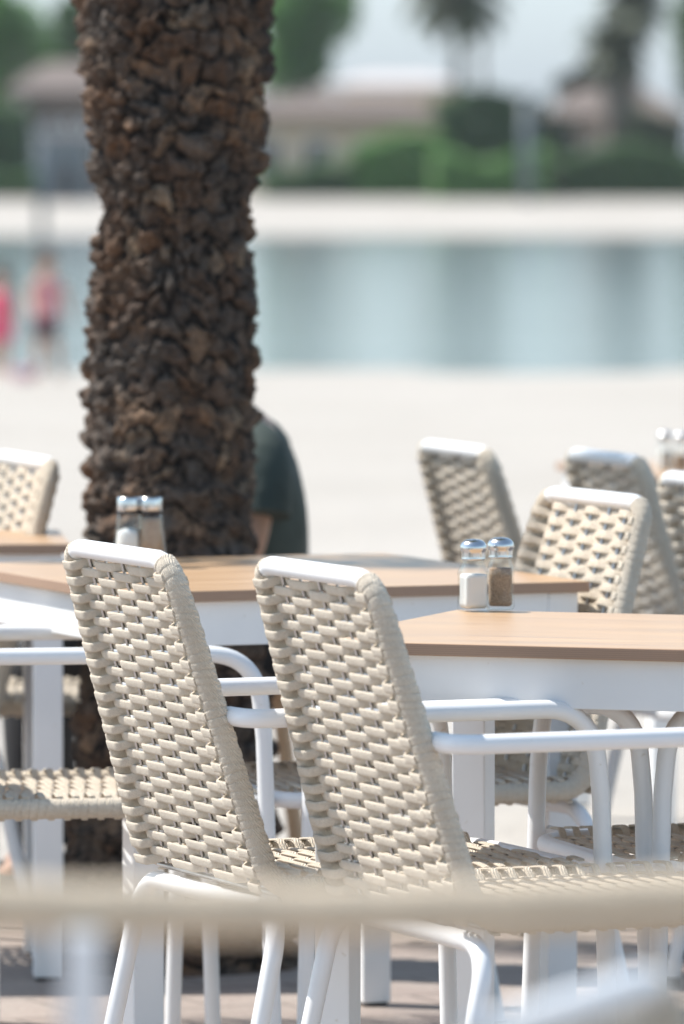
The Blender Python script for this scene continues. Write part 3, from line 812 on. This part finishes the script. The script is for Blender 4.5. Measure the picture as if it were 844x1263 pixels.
# ------------------------------------------------------------------ far shore
GD = 200.0
def W(px, D): return (px - 422) / F * D
def Zp(py, D): return CH - (py - 200) / F * D
M['brown_wall'] = two('weathered_brown_wall', (.16, .12, .10), (.22, .17, .14), .8, .9)
M['cream_wall'] = two('cream_render_wall', (.50, .42, .31), (.57, .48, .36), .6, .9)
M['tile'] = two('brown_roof_tiles', (.13, .105, .09), (.18, .14, .12), 1.5, .85)
M['pale_roof'] = two('pale_roof', (.50, .46, .44), (.56, .51, .49), .8, .8)
M['dark_glass'] = two('dark_window_glass', (.03, .035, .04), (.05, .055, .06), 1, .15)
M['stone'] = two('rough_stone', (.28, .23, .19), (.38, .31, .25), 1.2, .9, bump=.5, bscale=3, dist=.2)
M['grey_metal'] = two('grey_blue_metal', (.10, .125, .14), (.13, .155, .17), 2, .5)
def house(label, x0, x1, D, dep, ztop, zroof, wall, roof, win=4, z0=.2, over=.5, name='beach_house'):
    r_ = empty(name, ((x0 + x1) / 2, D, z0)); hw = (x1 - x0) / 2; zt = ztop - z0; zr = zroof - z0
    mb = MB(); mb.box((-hw, 0, -.4), (hw, dep, zt)); mb.build('wall', wall, r_)
    o_ = over
    mb = MB(); vs = [(-hw - o_, -o_, zt + .003), (hw + o_, -o_, zt + .003), (hw + o_, dep + o_, zt + .003), (-hw - o_, dep + o_, zt + .003), (-hw - o_, -o_, zt + .18), (hw + o_, -o_, zt + .18), (hw + o_, dep + o_, zt + .18), (-hw - o_, dep + o_, zt + .18), (-hw * .6, dep / 2, zr), (hw * .6, dep / 2, zr)]
    mb.add(vs, [(3, 2, 1, 0), (0, 1, 5, 4), (1, 2, 6, 5), (2, 3, 7, 6), (3, 0, 4, 7), (4, 5, 9, 8), (5, 6, 9), (6, 7, 8, 9), (7, 4, 8)], smooth=False)
    mb.build('roof', roof, r_)
    for i in range(win):
        cx = -hw + (i + .5) * 2 * hw / win; ww = min(.8, hw / win * .55)
        mb = MB(); mb.box((cx - ww, -.04, zt * .28), (cx + ww, .06, zt * .78)); wf = mb.build('window', M['white'], r_)
        mb = MB(); mb.box((cx - ww + .08, -.06, zt * .28 + .08), (cx + ww - .08, -.042, zt * .78 - .08)); mb.build('pane', M['dark_glass'], wf)
    return tag(r_, label, 'building', 'low buildings on the far shore')
house('dark brown building on the far shore left of the palm trunk', W(28, 206), W(140, 206), 206, 7, Zp(120, 206), Zp(75, 206), M['brown_wall'], M['tile'], 5)
house('cream beach house with brown roof on the far shore right of the trunk', W(300, 210), W(545, 210), 210, 7, Zp(150, 210), Zp(118, 210), M['cream_wall'], M['tile'], 4)
house('pale roofed house behind the brown roof on the far shore', W(420, 235), W(560, 235), 235, 8, Zp(112, 235), Zp(90, 235), M['cream_wall'], M['pale_roof'], 3)
house('white flat house behind the round tree on the far shore', W(300, 240), W(410, 240), 240, 8, Zp(110, 240), Zp(92, 240), M['pale_roof'], M['pale_roof'], 3, over=.1)
house('brown roofed stone house on the far shore at right', W(690, 212), W(830, 212), 212, 7, Zp(150, 212), Zp(108, 212), M['stone'], M['tile'], 4)

M['hedge'] = mat_leaf('hedge_leaves', (.13, .28, .08), (.20, .38, .11), .4)
M['hedge_dark'] = mat_leaf('dark_leaves', (.08, .155, .06), (.13, .23, .09), .4)
M['olive'] = mat_leaf('olive_leaves', (.08, .10, .055), (.13, .15, .08), .3)
def leafy(mb, c, r, n_, size, seed):
    r_ = random.Random(seed)
    lobes = [(Vector((r_.uniform(-.6, .6) * r[0], r_.uniform(-.6, .6) * r[1], r_.uniform(-.55, .6) * r[2])), r_.uniform(.35, .6)) for _ in range(9)]
    for i in range(n_):
        lc, lr = r_.choice(lobes); d = Vector((r_.gauss(0, 1), r_.gauss(0, 1), r_.gauss(0, 1))).normalized() * (r_.random() ** .4)
        p = Vector(c) + lc + Vector((d.x * r[0] * lr, d.y * r[1] * lr, d.z * r[2] * lr))
        if p.z < .0: continue
        u = Vector((r_.gauss(0, 1), r_.gauss(0, 1), r_.gauss(0, .6))).normalized(); v = u.cross(Vector((r_.gauss(0, 1), r_.gauss(0, 1), 1))).normalized(); s_ = size * r_.uniform(.6, 1.3)
        mb.add([p - u * s_, p - v * s_ * .5, p + u * s_, p + v * s_ * .5], [(0, 1, 2, 3)], smooth=False)
def hedge(label, px0, px1, pytop, D, mat, seed, name='hedge', dep=2.0, group='shrubs and hedges on the far shore'):
    x0, x1 = W(px0, D), W(px1, D); zt = Zp(pytop, D); h = zt - .1
    r_ = empty(name, ((x0 + x1) / 2, D, .2)); mb = MB(); rr = random.Random(seed); wd = (x1 - x0)
    for i in range(int(2600 * wd * h / 8)):
        x = rr.uniform(-wd / 2, wd / 2); z = rr.uniform(-.1, h - .2 + .2 * math.sin(x * 1.7 + seed)); y = rr.uniform(-.1, dep) if rr.random() < .4 else rr.uniform(-.1, .25)
        p = Vector((x, y, z)); u = Vector((rr.gauss(0, 1), rr.gauss(0, 1), rr.gauss(0, 1))).normalized(); v = u.orthogonal().normalized(); s_ = rr.uniform(.11, .22)
        mb.add([p - u * s_, p - v * s_ * .6, p + u * s_, p + v * s_ * .6], [(0, 1, 2, 3)], smooth=False)
    mb.build('foliage', mat, r_)
    mb = MB()
    for i in range(int(wd / .8) + 1): mb.tube([(-wd / 2 + .3 + i * .8, dep * .4, -.2), (-wd / 2 + .35 + i * .8, dep * .4, h * .8)], .05, 6)
    mb.build('stems', M['bark_far'], r_)
    return tag(r_, label, 'hedge' if name == 'hedge' else 'shrub', group)
M['bark_far'] = two('grey_brown_bark', (.12, .10, .08), (.2, .17, .14), 4, .95)
hedge('bright green clipped hedge before the cream beach house', 438, 550, 166, 203, M['hedge'], 1)
hedge('tall bushy dark green shrub in the middle of the far shore', 538, 672, 114, 204, M['hedge_dark'], 2, 'shrub')
hedge('low front hedge below the tall shrub', 535, 675, 186, 200, M['hedge'], 5)
hedge('long dark green hedge running to the right edge', 662, 960, 180, 202, M['hedge_dark'], 3)
hedge('dark low hedge in front of the dark brown building', -120, 110, 205, 202, M['hedge_dark'], 4)
hedge('dark low hedge just right of the palm trunk', 325, 440, 198, 203, M['hedge_dark'], 6)
def tree(label, px, pyc, rx, rz, D, mat, seed, n_=4200):
    x = W(px, D); zc = Zp(pyc, D); r_ = empty('tree', (x, D, .25)); mb = MB()
    mb.tube([(0, 0, -.3), (.1, 0, 1.2), (.0, .1, zc * .8)], .17, 8, scale=[1.3, 1, .6])
    for k in range(6):
        a_ = k * 1.05; mb.tube([(.05, 0, zc * .55), (rx * .35 * math.cos(a_), rx * .35 * math.sin(a_), zc * .8), (rx * .6 * math.cos(a_), rx * .6 * math.sin(a_), zc)], .07, 6, scale=[1, .7, .3])
    mb.build('trunk', M['bark_far'], r_)
    mb = MB(); leafy(mb, (0, 0, zc - .25), (rx, rx, rz), n_, .15, seed); mb.build('crown', mat, r_)
    return tag(r_, label, 'tree', 'broadleaf trees on the far shore')
tree('round dark green tree directly right of the trunk top', 374, 30, 1.7, 2.3, 216, M['hedge'], 11, 9000)
tree('green tree at the top left corner', 14, 55, 1.7, 2.4, 216, M['hedge'], 12, 8000)
tree('green tree close to the left side of the trunk top', 92, 45, .9, 1.5, 222, M['hedge_dark'], 13)
tree('dark tree cut by the right edge', 868, 55, 1.0, 2.2, 214, M['hedge_dark'], 14)
def far_palm(label, px, pyc, D, L, seed, bushy=False, trunk_r=.16):
    x = W(px, D); zc = Zp(pyc, D); r_ = empty('palm_tree', (x, D, .25)); mb = MB(); zl = zc - .25
    mb.tube([(0, 0, -.3), (.1, 0, zl * .4), (.06, 0, zl)], trunk_r, 9, scale=[1.3, 1, 1]); mb.build('trunk', M['bark_far'], r_)
    mb = MB(); palm_crown(mb, (.06, 0, zl), L, 30, seed, nl=16, wl=.2, ll=L * .3, elmin=-50, elmax=80, sag=1.2); mb.build('crown', M['olive'], r_)
    return tag(r_, label, 'palm tree', 'palms on the far shore')
far_palm('slim palm with high crown cut by the top of the photo', 560, -8, 205, 2.0, 21)
far_palm('short thick dark palm at right, crown above the stone house', 755, 60, 207, 1.35, 22, trunk_r=.42)
far_palm('tall dark palm behind the thick one, crown cut by the top edge', 778, 2, 211, 1.5, 23, trunk_r=.25)
far_palm('pale thin palm near the tall shrub', 590, -60, 222, 1.3, 24, trunk_r=.1)
# grey posts on the far beach
def post(label, px, py0, py1, D, wpx, name='post'):
    r_ = empty(name, (W(px, D), D, 0)); mb = MB(); q = wpx / F * D / 2
    mb.lathe([(q, -.3), (q, Zp(py0, D))], 12, c=(0, 0, 0)); mb.lathe([(q * 1.4, 0), (q * 1.4, .06), (q * .5, .12)], 12, c=(0, 0, Zp(py0, D))); mb.build('pole', M['grey_metal'], r_)
    return tag(r_, label, 'post')
post('pale grey column standing before the tall shrub on the far beach', 650, 118, 245, 197, 14, 'column')
post('slim grey pole on the far beach left of the trunk', 52, 170, 300, 160, 10, 'pole')
k_ = empty('beach_kiosk', (W(82, 198), 198, .2)); tag(k_, 'small blue grey beach kiosk on the far shore left of the trunk', 'kiosk')
mb = MB(); mb.box((-.7, 0, -.3), (.7, 1.4, Zp(168, 198) - .2)); mb.build('wall', M['grey_metal'], k_)
mb = MB(); mb.box((-.85, -.2, Zp(168, 198) - .197), (.85, 1.6, Zp(162, 198) - .2)); mb.build('roof', M['pale_roof'], k_)
mb = MB(); mb.box((-.3, -.04, -.1), (.3, -.003, 1.1)); mb.build('door', M['dark_glass'], k_)

# extra greenery that breaks up the far skyline
hedge('olive bushy shrub in front of the stone house on the far shore', 668, 705, 150, 203, M['olive'], 8, 'shrub')
hedge('ragged olive shrub right of the thick palm on the far shore', 775, 844, 140, 205, M['olive'], 9, 'shrub')
hedge('dark shrubs at the far left edge of the far shore', -60, 34, 120, 205, M['hedge_dark'], 10, 'shrub')
tree('loose bushy tree behind the stone house roof', 700, 108, .9, .7, 222, M['olive'], 15, 3000)
hz = MB(); hz.box((-260, -45, -3.6), (260, 262, 12)); ho = hz.build('haze', [])
hm = bpy.data.materials.new('haze'); hm.use_nodes = True; ht = hm.node_tree; ht.nodes.remove(ht.nodes['Principled BSDF'])
pv = ht.nodes.new('ShaderNodeVolumePrincipled'); pv.inputs['Color'].default_value = (.93, .96, 1, 1); pv.inputs['Density'].default_value = .00022
ht.links.new(pv.outputs[0], ht.nodes['Material Output'].inputs['Volume']); ho.data.materials.append(hm)
tag(ho, kind='stuff')
